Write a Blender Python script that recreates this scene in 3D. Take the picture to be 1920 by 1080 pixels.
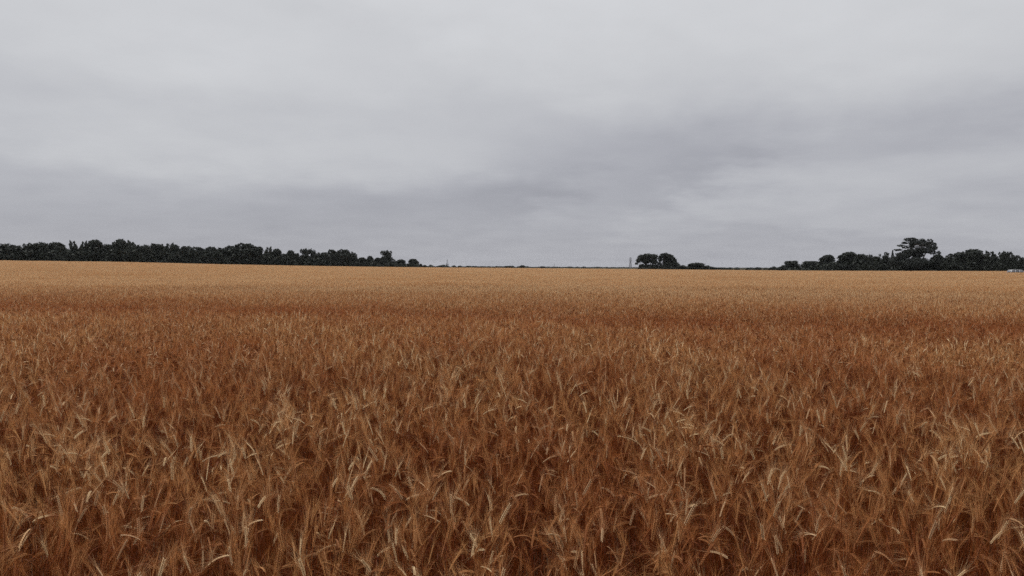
import bpy, math, random
import numpy as np
from mathutils import Matrix, Vector

sc = bpy.context.scene
for o in list(bpy.data.objects):
    bpy.data.objects.remove(o)

# ------------------------------------------------------------------ camera
W, H, F = 1920.0, 1080.0, 1371.0          # photograph size and focal length in its pixels
CAM_Z = 2.36
HORIZON_Y = 500.0                         # row of the true horizon at the middle of the photograph
PITCH = math.atan((540 - HORIZON_Y) / F)  # camera looks slightly down
ROLL = math.radians(0.18)
fwd = Vector((0, math.cos(PITCH), -math.sin(PITCH)))
r0 = Vector((1, 0, 0)); u0 = r0.cross(fwd)
right = r0 * math.cos(ROLL) + u0 * math.sin(ROLL)
up = u0 * math.cos(ROLL) - r0 * math.sin(ROLL)
cam_d = bpy.data.cameras.new('camera')
cam = bpy.data.objects.new('camera', cam_d)
sc.collection.objects.link(cam)
cam.matrix_world = Matrix(((right.x, up.x, -fwd.x, 0), (right.y, up.y, -fwd.y, 0), (right.z, up.z, -fwd.z, CAM_Z), (0, 0, 0, 1)))
cam_d.sensor_width = 36.0
cam_d.lens = F / W * 36.0
cam_d.clip_start = 0.05
cam_d.clip_end = 30000
sc.camera = cam

# ------------------------------------------------------------------ helpers for node trees
class NT:
    def __init__(s, tree): s.t = tree
    def n(s, kind, **kw):
        nd = s.t.nodes.new(kind)
        for k, v in kw.items(): setattr(nd, k, v)
        return nd
    def put(s, sock, v):
        if v is None: return
        if hasattr(v, 'is_output'): s.t.links.new(v, sock)
        else: sock.default_value = v
    def math(s, op, a, b=None, c=None, clamp=False):
        nd = s.n('ShaderNodeMath', operation=op, use_clamp=clamp)
        s.put(nd.inputs[0], a); s.put(nd.inputs[1], b); s.put(nd.inputs[2], c)
        return nd.outputs[0]
    def vec(s, op, a, b=None):
        nd = s.n('ShaderNodeVectorMath', operation=op)
        s.put(nd.inputs[0], a); s.put(nd.inputs[1], b)
        return nd.outputs['Value'] if op in ('DOT_PRODUCT', 'LENGTH') else nd.outputs[0]
    def mix(s, f, a, b):
        nd = s.n('ShaderNodeMix', data_type='RGBA')
        s.put(nd.inputs[0], f); s.put(nd.inputs[6], a); s.put(nd.inputs[7], b)
        return nd.outputs[2]
    def noise(s, v, scale, detail=3, rough=0.5, lac=2.0):
        nd = s.n('ShaderNodeTexNoise')
        s.put(nd.inputs['Vector'], v); s.put(nd.inputs['Scale'], scale); s.put(nd.inputs['Detail'], detail)
        s.put(nd.inputs['Roughness'], rough); s.put(nd.inputs['Lacunarity'], lac)
        return nd.outputs[0]
    def ramp(s, f, lo, hi, a=0.0, b=1.0):
        nd = s.n('ShaderNodeMapRange', interpolation_type='SMOOTHSTEP')
        for i, v in enumerate((f, lo, hi, a, b)): s.put(nd.inputs[i], v)
        return nd.outputs[0]

# ------------------------------------------------------------------ sky: an even stratus deck over a Nishita sky
SUN_EL, SUN_AZ = math.radians(58), math.radians(-40)
world = bpy.data.worlds.new('World'); sc.world = world
world.use_nodes = True
world.node_tree.nodes.clear()
g = NT(world.node_tree)
wout = g.n('ShaderNodeOutputWorld'); wbg = g.n('ShaderNodeBackground')
g.t.links.new(wbg.outputs[0], wout.inputs[0])
wbg.inputs[1].default_value = 0.10
sky = g.n('ShaderNodeTexSky', sky_type='NISHITA')
sky.sun_disc = False; sky.sun_elevation = SUN_EL; sky.sun_rotation = SUN_AZ
gen = g.n('ShaderNodeTexCoord').outputs['Generated']
sx = g.n('ShaderNodeSeparateXYZ'); g.t.links.new(gen, sx.inputs[0])
dx, dy, dz = sx.outputs
zpos = g.math('MAXIMUM', dz, 0.0)
# cloud-deck coordinates: direction projected on a level layer
inv = g.math('DIVIDE', 1.0, g.math('ADD', zpos, 0.16))
cxy = g.n('ShaderNodeCombineXYZ')
g.t.links.new(g.math('MULTIPLY', dx, inv), cxy.inputs[0]); g.t.links.new(g.math('MULTIPLY', dy, inv), cxy.inputs[1])
deck = cxy.outputs[0]
n_big = g.noise(deck, 1.1, 4, 0.5)
n_mid = g.noise(deck, 3.2, 5, 0.55)
n_fine = g.noise(deck, 9.0, 4, 0.55)
# azimuth / elevation with a little wispy distortion for the cloud banks that show in the photograph
az = g.math('ARCTAN2', dx, dy)
el = g.math('ARCSINE', dz)
az2 = g.math('ADD', az, g.math('MULTIPLY', g.math('SUBTRACT', n_mid, 0.5), 0.26))
el2 = g.math('ADD', el, g.math('ADD', g.math('MULTIPLY', g.math('SUBTRACT', n_fine, 0.5), 0.02), g.math('MULTIPLY', g.math('SUBTRACT', n_big, 0.5), 0.09)))
ae = g.n('ShaderNodeCombineXYZ')
g.t.links.new(az2, ae.inputs[0]); g.t.links.new(el2, ae.inputs[1])
BANKS = [  # photo column, row, half width, half height (pixels), tilt (deg), depth
    (200, 400, 400, 75, 0, -0.024), (620, 405, 280, 50, 2, -0.032), (850, 380, 190, 38, 3, -0.042), (1030, 345, 130, 50, 10, -0.08),
    (1200, 275, 150, 45, 0, -0.062), (1370, 305, 110, 42, 10, -0.055), (1250, 350, 120, 36, 25, -0.055), (1580, 275, 170, 40, 0, -0.045),
    (1850, 270, 190, 48, 4, -0.075), (1420, 447, 330, 13, 0, -0.03), (540, 55, 190, 40, 0, -0.03),
    (140, 215, 260, 26, 0, -0.025), (1000, 235, 110, 60, 30, -0.02), (1350, 210, 420, 50, 3, -0.02),
    (170, 295, 300, 36, 0, 0.045), (640, 305, 230, 44, 4, 0.04), (1660, 345, 330, 28, -2, 0.03),
    (1150, 412, 330, 18, 0, 0.02), (450, 140, 230, 60, 12, 0.025), (1200, 105, 220, 70, 0, 0.02), (1680, 160, 180, 45, 0, 0.02)]
banks = None
for px, py, rx, ry, tilt, amp in BANKS:
    mp = g.n('ShaderNodeMapping', vector_type='TEXTURE')
    g.t.links.new(ae.outputs[0], mp.inputs[0])
    mp.inputs['Location'].default_value = (math.atan((px - 960) / F), math.atan((500 + 0.003 * (px - 960) - py) / F), 0)
    mp.inputs['Rotation'].default_value = (0, 0, math.radians(tilt))
    mp.inputs['Scale'].default_value = (rx / F, ry / F, 1)
    d2 = g.vec('DOT_PRODUCT', mp.outputs[0], mp.outputs[0])
    e = g.math('MULTIPLY', g.math('EXPONENT', g.math('MULTIPLY', d2, -0.7)), amp)
    banks = e if banks is None else g.math('ADD', banks, e)
lum = g.math('MULTIPLY', g.math('ADD', g.math('MULTIPLY', zpos, 0.71), 0.414), 1.0)
lum = g.math('ADD', lum, banks)
lum = g.math('ADD', lum, g.math('MULTIPLY', g.math('SUBTRACT', n_big, 0.5), 0.13))
lum = g.math('ADD', lum, g.math('MULTIPLY', g.math('SUBTRACT', n_mid, 0.5), 0.09))
lum = g.math('ADD', lum, g.math('MULTIPLY', g.math('SUBTRACT', n_fine, 0.5), 0.014))
tint = g.mix(g.ramp(lum, 0.32, 0.64), (0.952, 0.965, 1.072, 1), (0.978, 0.991, 1.024, 1))
cl = g.vec('SCALE', tint)
cl_node = cl.node; g.t.links.new(g.math('MULTIPLY', lum, 10.0), cl_node.inputs['Scale'])
g.t.links.new(g.mix(0.97, sky.outputs[0], cl), wbg.inputs[0])

sun_d = bpy.data.lights.new('sun', 'SUN')
sun_d.energy = 1.4; sun_d.angle = math.radians(18); sun_d.color = (1.0, 0.97, 0.93)
sun = bpy.data.objects.new('sun', sun_d); sc.collection.objects.link(sun)
sv = Vector((math.sin(SUN_AZ) * math.cos(SUN_EL), math.cos(SUN_AZ) * math.cos(SUN_EL), math.sin(SUN_EL)))
sun.rotation_euler = sv.to_track_quat('Z', 'Y').to_euler()
sun.location = (0, 0, 60)

vs = sc.view_settings
vs.view_transform = 'Standard'; vs.look = 'None'; vs.exposure = 0.0; vs.gamma = 1.0; vs.use_curve_mapping = False
cy = sc.cycles
cy.max_bounces = 5; cy.diffuse_bounces = 2; cy.glossy_bounces = 2; cy.transmission_bounces = 4; cy.transparent_max_bounces = 8; cy.volume_bounces = 0
cy.use_denoising = False
cy.denoiser = 'OPENIMAGEDENOISE'
cy.denoising_input_passes = 'RGB_ALBEDO_NORMAL'
cy.denoising_prefilter = 'FAST'
sc.render.film_transparent = False

# ------------------------------------------------------------------ pixel -> world, terrain
def ray(px, py):
    v = fwd + right * ((px - W / 2) / F) + up * ((H / 2 - py) / F)
    return v.normalized()

def at(px, py, dist):
    """point seen at a photo pixel, a given level distance away"""
    v = ray(px, py)
    k = dist / math.hypot(v.x, v.y)
    return Vector((v.x * k, v.y * k, CAM_Z + v.z * k))

CROP = 0.88
# far edge of the crop: photo column, row of its top, distance
EDGE = [(-1200, 486, 320), (-400, 488, 330), (0, 490, 350), (230, 492.6, 360), (420, 496.8, 380), (600, 499.8, 400), (760, 501.8, 420),
        (960, 503.2, 430), (1150, 505.0, 430), (1500, 508.2, 380), (1700, 509.0, 330), (1900, 509.6, 300), (2400, 509.5, 290), (3200, 510, 290)]
_az, _zz, _dd = [], [], []
for px, py, d in EDGE:
    p = at(px, py, d); _az.append(math.atan2(p.x, p.y)); _zz.append(p.z - CROP); _dd.append(d)
_az, _zz, _dd = map(np.array, (_az, _zz, _dd))
def edge_dist(x, y): return np.interp(np.arctan2(x, y), _az, _dd)
def ground_z(x, y):
    x = np.asarray(x, float); y = np.asarray(y, float)
    a = np.arctan2(x, y); r = np.hypot(x, y)
    e = np.interp(a, _az, _dd); z = np.interp(a, _az, _zz)
    back = np.clip((np.abs(a) - 1.3) / 1.5, 0, 1); z = z * (1 - back)
    t = np.clip((r - 30) / (e - 30), 0, 1); t = t * t * (3 - 2 * t)
    fade = np.clip((r - e * 1.3) / 900, 0, 1); fade = 1 - fade * fade * (3 - 2 * fade)
    return z * t * fade

def ntree(name):
    m = bpy.data.materials.new(name); m.use_nodes = True
    m.node_tree.nodes.clear()
    gg = NT(m.node_tree)
    out = gg.n('ShaderNodeOutputMaterial')
    return m, gg, out

def tag(o, label=None, category=None, group=None, kind=None):
    if label: o['label'] = label
    if category: o['category'] = category
    if group: o['group'] = group
    if kind: o['kind'] = kind
    return o

def mesh_np(name, V, T, mats, M=None, R=None, smooth=False):
    V = np.asarray(V, np.float32); T = np.asarray(T, np.int32)
    me = bpy.data.meshes.new(name)
    me.vertices.add(len(V)); me.vertices.foreach_set('co', V.ravel())
    k = T.shape[1]
    me.loops.add(T.size); me.loops.foreach_set('vertex_index', T.ravel())
    me.polygons.add(len(T))
    me.polygons.foreach_set('loop_start', np.arange(0, T.size, k, dtype=np.int32))
    for m in mats: me.materials.append(m)
    if M is not None: me.polygons.foreach_set('material_index', np.asarray(M, np.int32))
    if R is not None:
        at_ = me.attributes.new('rnd', 'FLOAT', 'POINT'); at_.data.foreach_set('value', np.asarray(R, np.float32))
    me.update(calc_edges=True)
    if smooth: me.polygons.foreach_set('use_smooth', np.ones(len(T), bool))
    return me

def obj(name, me, parent=None, loc=None):
    o = bpy.data.objects.new(name, me)
    sc.collection.objects.link(o)
    if parent is not None: o.parent = parent
    if loc is not None: o.location = loc
    return o

# ------------------------------------------------------------------ materials
def rgba(c): return (c[0], c[1], c[2], 1)

def mat_wheat(name, c0, c1, red, trans=0.25, pale=None, redamt=0.6, palefar=0.35):
    m, q, out = ntree(name)
    rnd = q.n('ShaderNodeAttribute', attribute_name='rnd').outputs['Fac']
    pos = q.n('ShaderNodeNewGeometry').outputs['Position']
    col = q.mix(rnd, rgba(c0), rgba(c1))
    if pale:  # bleached individuals
        col = q.mix(q.ramp(rnd, 0.86, 0.97), col, rgba(pale))
    flat = q.vec('MULTIPLY', pos, (1, 1, 0.0))
    n1 = q.noise(flat, 0.30, 4, 0.6)
    n2 = q.noise(flat, 2.2, 2, 0.5)
    # a redder strip of the crop runs across the field
    t = q.math('SUBTRACT', q.vec('DOT_PRODUCT', flat, (0.277, 0.961, 0)), 19.8)
    t = q.math('ADD', t, q.math('MULTIPLY', q.math('SUBTRACT', n1, 0.5), 5.0))
    t = q.math('ADD', t, q.math('MULTIPLY', q.math('SUBTRACT', n2, 0.5), 2.6))
    band = q.math('EXPONENT', q.math('MULTIPLY', q.math('MULTIPLY', t, t), -0.22))
    band = q.math('MULTIPLY', band, q.ramp(q.noise(q.vec('MULTIPLY', pos, (0.4, 1, 0)), 0.55, 4, 0.65), 0.30, 0.52))
    streak = q.ramp(q.noise(q.vec('MULTIPLY', pos, (0.13, 1, 0)), 0.9, 4, 0.65), 0.50, 0.62)
    streak = q.math('MULTIPLY', streak, q.math('EXPONENT', q.math('MULTIPLY', q.math('MULTIPLY', t, t), -0.018)))
    band = q.math('MAXIMUM', band, q.math('MULTIPLY', streak, 0.8))
    patch = q.ramp(q.math('ADD', q.math('MULTIPLY', n1, 0.7), q.math('MULTIPLY', n2, 0.3)), 0.42, 0.58)
    far = q.ramp(t, -1.0, 22.0)
    fac = q.math('MAXIMUM', q.math('MULTIPLY', band, 1.0), q.math('MULTIPLY', q.math('SUBTRACT', 1.0, far), q.math('MULTIPLY', patch, 0.75)))
    col = q.mix(q.math('MULTIPLY', fac, redamt), col, rgba(red))
    n3 = q.noise(q.vec('MULTIPLY', pos, (0.35, 1, 0)), 0.16, 4, 0.6)
    if pale: col = q.mix(q.math('MULTIPLY', far, q.math('MULTIPLY', q.ramp(n3, 0.35, 0.65, 0.25, 1.0), palefar)), col, rgba(pale))  # paler straw tone farther off, with distance haze put into the colour
    b = q.n('ShaderNodeBsdfPrincipled'); q.put(b.inputs['Base Color'], col)
    b.inputs['Roughness'].default_value = 0.55; b.inputs['Specular IOR Level'].default_value = 0.25
    tr = q.n('ShaderNodeBsdfTranslucent'); q.put(tr.inputs['Color'], col)
    mx = q.n('ShaderNodeMixShader'); mx.inputs[0].default_value = trans
    q.t.links.new(b.outputs[0], mx.inputs[1]); q.t.links.new(tr.outputs[0], mx.inputs[2])
    q.t.links.new(mx.outputs[0], out.inputs[0])
    return m

M_STEM = mat_wheat('wheat_stem', (0.14, 0.030, 0.006), (0.37, 0.108, 0.023), (0.20, 0.037, 0.006), 0.10, None, 0.85)
M_LEAF = mat_wheat('wheat_leaf', (0.12, 0.026, 0.006), (0.27, 0.075, 0.018), (0.16, 0.030, 0.005), 0.2, None, 0.85)
M_EAR = mat_wheat('wheat_ear', (0.18, 0.048, 0.012), (0.62, 0.30, 0.110), (0.28, 0.062, 0.012), 0.10, (0.88, 0.66, 0.38), 0.7, 0.0)
M_AWN = mat_wheat('wheat_awn', (0.44, 0.150, 0.038), (0.88, 0.50, 0.205), (0.46, 0.125, 0.025), 0.40, (0.90, 0.62, 0.34), 0.85, 0.8)
WM = [M_STEM, M_LEAF, M_EAR, M_AWN]

def mat_simple(name, c, rough=0.7, var=0.25, scale=2.0, spec=0.3, metal=0.0):
    m, q, out = ntree(name)
    pos = q.n('ShaderNodeTexCoord').outputs['Object']
    n = q.noise(pos, scale, 4, 0.6)
    col = q.mix(n, rgba([x * (1 - var) for x in c]), rgba([min(1, x * (1 + var)) for x in c]))
    b = q.n('ShaderNodeBsdfPrincipled'); q.put(b.inputs['Base Color'], col)
    b.inputs['Roughness'].default_value = rough; b.inputs['Specular IOR Level'].default_value = spec; b.inputs['Metallic'].default_value = metal
    q.t.links.new(b.outputs[0], out.inputs[0])
    return m

def mat_leaf(name, c0, c1):
    m, q, out = ntree(name)
    rnd = q.n('ShaderNodeAttribute', attribute_name='rnd').outputs['Fac']
    oi = q.n('ShaderNodeObjectInfo').outputs['Random']
    col = q.mix(q.math('ADD', q.math('MULTIPLY', rnd, 0.7), q.math('MULTIPLY', oi, 0.3)), rgba(c0), rgba(c1))
    b = q.n('ShaderNodeBsdfPrincipled'); q.put(b.inputs['Base Color'], col)
    b.inputs['Roughness'].default_value = 0.6; b.inputs['Specular IOR Level'].default_value = 0.2
    q.t.links.new(b.outputs[0], out.inputs[0])
    return m

M_FOL = mat_leaf('foliage', (0.026, 0.031, 0.026), (0.050, 0.056, 0.043))
M_FOL_DARK = mat_leaf('foliage_needles', (0.030, 0.034, 0.031), (0.046, 0.052, 0.042))
M_BARK = mat_simple('bark', (0.085, 0.065, 0.05), 0.9, 0.3, 3)
M_STEEL = mat_simple('galvanised_steel', (0.13, 0.13, 0.14), 0.6, 0.12, 1.5, 0.3, 0.0)
M_DARKSTEEL = mat_simple('dark_painted_steel', (0.04, 0.04, 0.05), 0.6, 0.2, 1.5)
M_WOODPOLE = mat_simple('weathered_pole', (0.12, 0.10, 0.085), 0.9, 0.2, 4)

# ------------------------------------------------------------------ the ground, one sheet to the horizon
def build_ground():
    m, q, out = ntree('ground_soil_and_grass')
    pos = q.n('ShaderNodeNewGeometry').outputs['Position']
    n1 = q.noise(pos, 0.6, 5, 0.6); n2 = q.noise(pos, 9.0, 4, 0.6); n3 = q.noise(pos, 0.004, 3, 0.5)
    soil = q.mix(n1, (0.085, 0.05, 0.03, 1), (0.15, 0.09, 0.055, 1))
    soil = q.mix(q.math('MULTIPLY', n2, 0.5), soil, (0.24, 0.15, 0.085, 1))
    grass = q.mix(n3, (0.05, 0.05, 0.025, 1), (0.10, 0.075, 0.04, 1))
    r = q.vec('LENGTH', q.vec('MULTIPLY', pos, (1, 1, 0)))
    col = q.mix(q.ramp(r, 285, 330), soil, grass)
    b = q.n('ShaderNodeBsdfPrincipled'); q.put(b.inputs['Base Color'], col); b.inputs['Roughness'].default_value = 0.95
    b.inputs['Specular IOR Level'].default_value = 0.1
    bp = q.n('ShaderNodeBump'); bp.inputs['Strength'].default_value = 0.6; bp.inputs['Distance'].default_value = 0.03
    q.put(bp.inputs['Height'], n2); q.t.links.new(bp.outputs[0], b.inputs['Normal'])
    q.t.links.new(b.outputs[0], out.inputs[0])
    rad = np.concatenate([[0.5, 2, 5, 10, 20, 30], np.linspace(45, 600, 38), [700, 850, 1000, 1200, 1500, 2000, 3000, 4500, 6500]])
    nA = 180
    ang = np.linspace(0, 2 * math.pi, nA, endpoint=False)
    V = [(0, 0, 0)]
    for rr in rad:
        x = rr * np.sin(ang); y = rr * np.cos(ang); z = ground_z(x, y)
        V += list(zip(x, y, z))
    T = []
    for j in range(nA): T.append((0, 1 + (j + 1) % nA, 1 + j))
    for i in range(len(rad) - 1):
        a = 1 + i * nA; b_ = a + nA
        for j in range(nA):
            j2 = (j + 1) % nA
            T += [(a + j, a + j2, b_ + j2), (a + j, b_ + j2, b_ + j)]
    me = mesh_np('ground', V, T, [m], smooth=True)
    tag(obj('ground', me), 'flat open farmland under the wheat running to the horizon', 'ground', kind='structure')
build_ground()

# ------------------------------------------------------------------ wheat
def tube_tris(base, n, k=3):
    T = []
    for i in range(n - 1):
        for j in range(k):
            j2 = (j + 1) % k
            a, b, c, d = base + i * k + j, base + i * k + j2, base + (i + 1) * k + j2, base + (i + 1) * k + j
            T += [(a, b, c), (a, c, d)]
    return T

class Stalk:
    """arrays of one wheat stalk, split by part (0 stem, 1 leaf, 2 ear, 3 beard)"""
    def __init__(s): s.V = [[], [], [], []]; s.T = [[], [], [], []]; s.leaves = []; s.tip = None; s.azm = 0
    def add(s, part, V, T):
        b = len(s.V[part])
        s.V[part] += [tuple(v) for v in V]; s.T[part] += [(a + b, c + b, d + b) for a, c, d in T]

def make_stalk(rng, lod, bend=None, height=None, bare=False):
    S = Stalk()
    Hh = height or rng.gauss(0.82, 0.05)
    if bend is None:
        u = rng.random()
        bend = rng.uniform(5, 35) if u < 0.58 else rng.uniform(35, 85) if u < 0.84 else rng.uniform(85, 140)
    bend = math.radians(bend); azm = rng.uniform(0, 2 * math.pi); lean = math.radians(rng.uniform(0, 4.5))
    ca, sa = math.cos(azm), math.sin(azm)
    bi = Vector((-sa, ca, 0))
    def tdir(th): return Vector((math.sin(th) * ca, math.sin(th) * sa, math.cos(th)))
    def theta(u):  # u = share of stem length
        t = max(0, (u - 0.80) / 0.20); return lean * u + (bend * 0.72) * t * t
    nst = (11, 7, 4, 3)[lod]; fine = 44
    pts = []; p = Vector((0, 0, 0)); start = (0.0, 0.0, 0.35, 0.55)[lod]
    for i in range(fine + 1):
        u = i / fine
        pts.append((u, p.copy(), theta(u)))
        p = p + tdir(theta(u)) * (Hh / fine)
    us = [start + (1 - start) * (1 - (1 - i / (nst - 1)) ** 1.6) for i in range(nst)]
    rad = (0.0014, 0.0018, 0.003, 0.005)[lod]
    V = []
    for u in us:
        _, q, th = pts[min(fine, int(round(u * fine)))]
        t = tdir(th); nrm = t.cross(bi); r = rad * (1.15 - 0.4 * u)
        for k in range(3):
            a = k * 2.094
            V.append(q + bi * (r * math.cos(a)) + nrm * (r * math.sin(a)))
    S.add(0, V, tube_tris(0, nst))
    # ear
    L = rng.uniform(0.085, 0.115); q = pts[-1][1]; th = pts[-1][2]; ear = []
    nE = 10
    for i in range(nE + 1):
        ear.append((q.copy(), th)); q = q + tdir(th) * (L / nE); th += bend * 0.33 / nE
    tips = []
    twist = rng.uniform(0, math.pi)
    if lod == 0:
        for i in range(nE):
            q, th = ear[i]; t = tdir(th); nrm = t.cross(bi)
            for sgn in (-1, 1):
                w = bi * math.cos(twist) + nrm * math.sin(twist); w2 = t.cross(w)
                c = q + w * (sgn * 0.0034) + t * (0.004 if sgn > 0 else 0.0)
                ax = (t + w * sgn * 0.38).normalized(); sd = ax.cross(w2).normalized()
                l, wd = 0.0090, 0.0030 * (1.0 - 0.35 * abs(i / nE - 0.4))
                vv = [c - ax * l, c + sd * wd, c + w2 * wd * 1.2, c - sd * wd, c - w2 * wd * 1.2, c + ax * l]
                S.add(2, vv, [(0, 2, 1), (0, 3, 2), (0, 4, 3), (0, 1, 4), (5, 1, 2), (5, 2, 3), (5, 3, 4), (5, 4, 1)])
                tips.append((c + ax * l * 0.8, t, w * sgn))
        tips.append((ear[-1][0], tdir(ear[-1][1]), bi))
        tips.append((ear[-2][0], tdir(ear[-1][1]), -bi))
    else:
        r = (0, 0.0066, 0.0078, 0.0105)[lod]
        rings = [(0, 0.4), (3, 1.0), (7, 0.85)] if lod == 1 else [(4, 1.0)]
        vv = [ear[0][0]]
        for i, k in rings:
            q, th = ear[i]; t = tdir(th); nrm = t.cross(bi)
            vv += [q + bi * r * k, q + nrm * r * k * 0.8, q - bi * r * k, q - nrm * r * k * 0.8]
        vv.append(ear[-1][0]); n = len(rings); e = len(vv) - 1
        tt = [(0, 1 + (j + 1) % 4, 1 + j) for j in range(4)] + [(e, 1 + (n - 1) * 4 + j, 1 + (n - 1) * 4 + (j + 1) % 4) for j in range(4)]
        for i in range(n - 1):
            for j in range(4):
                a = 1 + i * 4 + j; b = 1 + i * 4 + (j + 1) % 4
                tt += [(a, b, b + 4), (a, b + 4, a + 4)]
        S.add(2, vv, tt)
        for k in range((0, 11, 7, 5)[lod]):
            i = rng.randint(1, nE); q, th = ear[i]; t = tdir(th); a = rng.uniform(0, 6.283)
            tips.append((q, t, bi * math.cos(a) + t.cross(bi) * math.sin(a)))
    # awns
    w = (0.00034, 0.00065, 0.0014, 0.0028)[lod]
    for q, t, s_ in tips:
        ln = rng.uniform(0.075, 0.125); sp = rng.uniform(0.06, 0.45)
        jit = Vector((rng.gauss(0, 0.1), rng.gauss(0, 0.1), rng.gauss(0, 0.1) + 0.26))
        d1 = (t + s_ * sp + jit).normalized(); d2 = (d1 + s_ * rng.uniform(-0.1, 0.25)).normalized()
        wd = d1.cross(Vector((rng.gauss(0, 1), rng.gauss(0, 1), rng.gauss(0, 1)))).normalized() * w
        m_ = q + d1 * ln * 0.5; e_ = m_ + d2 * ln * 0.5
        S.add(3, [q - wd, q + wd, m_ - wd * 0.75, m_ + wd * 0.75, e_], [(0, 1, 3), (0, 3, 2), (2, 3, 4)])
    if bare:   # a side shoot that carries no ear
        S.V[2], S.T[2], S.V[3], S.T[3] = [], [], [], []
    # dry leaves
    for k in range((3, 2, 0, 0)[lod]):
        u = rng.uniform(0.25, 0.78); _, q, th = pts[int(u * fine)]
        a = rng.uniform(0, 6.283); out_ = Vector((math.cos(a), math.sin(a), 0)); side = Vector((-math.sin(a), math.cos(a), 0))
        ln = rng.uniform(0.12, 0.24); n = 6 if lod == 0 else 4; e0 = math.radians(rng.uniform(60, 88)); dr = math.radians(rng.uniform(120, 250))
        wd = rng.uniform(0.002, 0.004); vv = []; p = q.copy(); tw = rng.uniform(-2.0, 2.0)
        for i in range(n):
            f = i / (n - 1); an = e0 - dr * f * f
            d = out_ * math.cos(an) + Vector((0, 0, math.sin(an)))
            sd = side * math.cos(tw * f) + d.cross(side) * math.sin(tw * f)
            ww = wd * (1 - 0.85 * f)
            vv += [p - sd * ww, p + sd * ww]; p = p + d * (ln / (n - 1))
        tt = []
        for i in range(n - 1):
            b = i * 2; tt += [(b, b + 1, b + 3), (b, b + 3, b + 2)]
        S.add(1, vv, tt); S.leaves.append((vv, tt))
    S.tip = ear[5][0]; S.azm = azm
    return S

def merged(S):
    V, T, M = [], [], []
    for k in range(4):
        if not S.T[k]: continue
        b = sum(len(v) for v in V)
        V.append(np.array(S.V[k], np.float32)); T.append(np.array(S.T[k], np.int32) + b); M.append(np.full(len(S.T[k]), k))
    return np.concatenate(V), np.concatenate(T), np.concatenate(M)

rng = random.Random(11)
nr = np.random.default_rng(5)
protos = bpy.data.collections.new('wheat_patches')   # not linked to the scene; instanced by the crop object
SIZES = (0.5, 1.0, 2.0, 4.0); DENS = (640, 520, 280, 150); SHOOT = (0.72, 0.58, 0.0, 0.0); NPATCH = (9, 6, 5, 4); LIB = (46, 40, 30, 24)
first = []
count = 0
for lod in range(4):
    lib = [merged(make_stalk(rng, lod)) for _ in range(LIB[lod])]
    shoots = [merged(make_stalk(rng, lod, rng.uniform(0, 20), rng.uniform(0.58, 0.86), True)) for _ in range(16)]
    first.append(count)
    for pi in range(NPATCH[lod]):
        n = int(SIZES[lod] ** 2 * DENS[lod]); h = SIZES[lod] / 2
        Vs, Ts, Ms, Rs = [], [], [], []; base = 0
        # plants stand in tufts: height, lean and tone go together within a tuft
        ph = [(rng.uniform(0, 6.283), rng.uniform(10, 26), rng.uniform(0, 6.283)) for _ in range(6)]
        def tuft(x, y, o): return sum(math.sin((x * math.cos(a + o) + y * math.sin(a + o)) * f + p + o * 3) for a, f, p in ph) / 3.0
        spots = []
        while len(spots) < n:
            x, y = rng.uniform(-h, h), rng.uniform(-h, h); t = tuft(x, y, 0)
            if lod > 1 or rng.random() < 0.48 + 0.8 * t: spots.append((x, y, t))
        for x, y, tf in spots:
            V, T, M = rng.choice(shoots) if rng.random() < SHOOT[lod] else rng.choice(lib)
            a = rng.uniform(0, 6.283); s = rng.uniform(0.88, 1.1); sz = s * rng.uniform(0.95, 1.05) * (1 + 0.11 * tf)
            tx, ty = rng.gauss(0, 0.02) + 0.035 * tuft(x, y, 1.3), rng.gauss(0, 0.02) + 0.035 * tuft(x, y, 2.6)
            c, d = math.cos(a) * s, math.sin(a) * s
            P = np.empty_like(V)
            P[:, 2] = V[:, 2] * sz
            P[:, 0] = V[:, 0] * c - V[:, 1] * d + x + P[:, 2] * tx
            P[:, 1] = V[:, 0] * d + V[:, 1] * c + y + P[:, 2] * ty
            Vs.append(P); Ts.append(T + base); Ms.append(M); Rs.append(np.full(len(V), min(1.0, max(0.0, rng.random() * 0.85 + 0.075 + 0.24 * tf)))); base += len(V)
        me = mesh_np('wheat_patch', np.concatenate(Vs), np.concatenate(Ts), WM, np.concatenate(Ms), np.concatenate(Rs))
        po = bpy.data.objects.new('patch_%03d' % count, me); protos.objects.link(po); count += 1

# the vehicle and its track leave a gap in the crop
CAR_P = at(1910, 508, 212.0)
def track_gap(x, y): return (x > CAR_P.x - 4.2) & (np.abs(y - CAR_P.y) < 2.6)

def vnoise(x, y, sc_, seed):
    """cheap smooth noise"""
    s = 0
    r_ = np.random.default_rng(seed)
    for k in range(7):
        a = r_.uniform(0, 6.283); f = sc_ * r_.uniform(0.6, 1.7); s = s + np.sin((x * math.cos(a) + y * math.sin(a)) * f + r_.uniform(0, 6.283))
    return s / 3.7

P_, L_ = [], []
def split(x, y, size, lod):
    r = math.hypot(x, y)
    lim = (None, 11.0, 50.0, 245.0)[lod]
    if lod > 0 and r - size * 0.71 < lim:
        h = size / 4
        for ax in (-h, h):
            for ay in (-h, h): split(x + ax, y + ay, size / 2, lod - 1)
        return
    a = abs(math.atan2(x, y))
    if a > 0.86 and r > 4.5: return
    if r > float(edge_dist(x, y)) - 1: return
    if bool(track_gap(x, y)): return
    P_.append((x, y)); L_.append(lod)
for i in range(-110, 110):
    for j in range(-2, 112):
        x, y = i * 4 + 2, j * 4 + 2
        if y > -6 and math.hypot(x, y) < 445 and (abs(math.atan2(x, y)) < 0.9 or math.hypot(x, y) < 9): split(x, y, 4.0, 3)
P_ = np.array(P_); L_ = np.array(L_)
n = len(P_)
x, y = P_[:, 0], P_[:, 1]
idx = np.zeros(n, np.int32); rot = np.zeros(n, np.float32)
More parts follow.
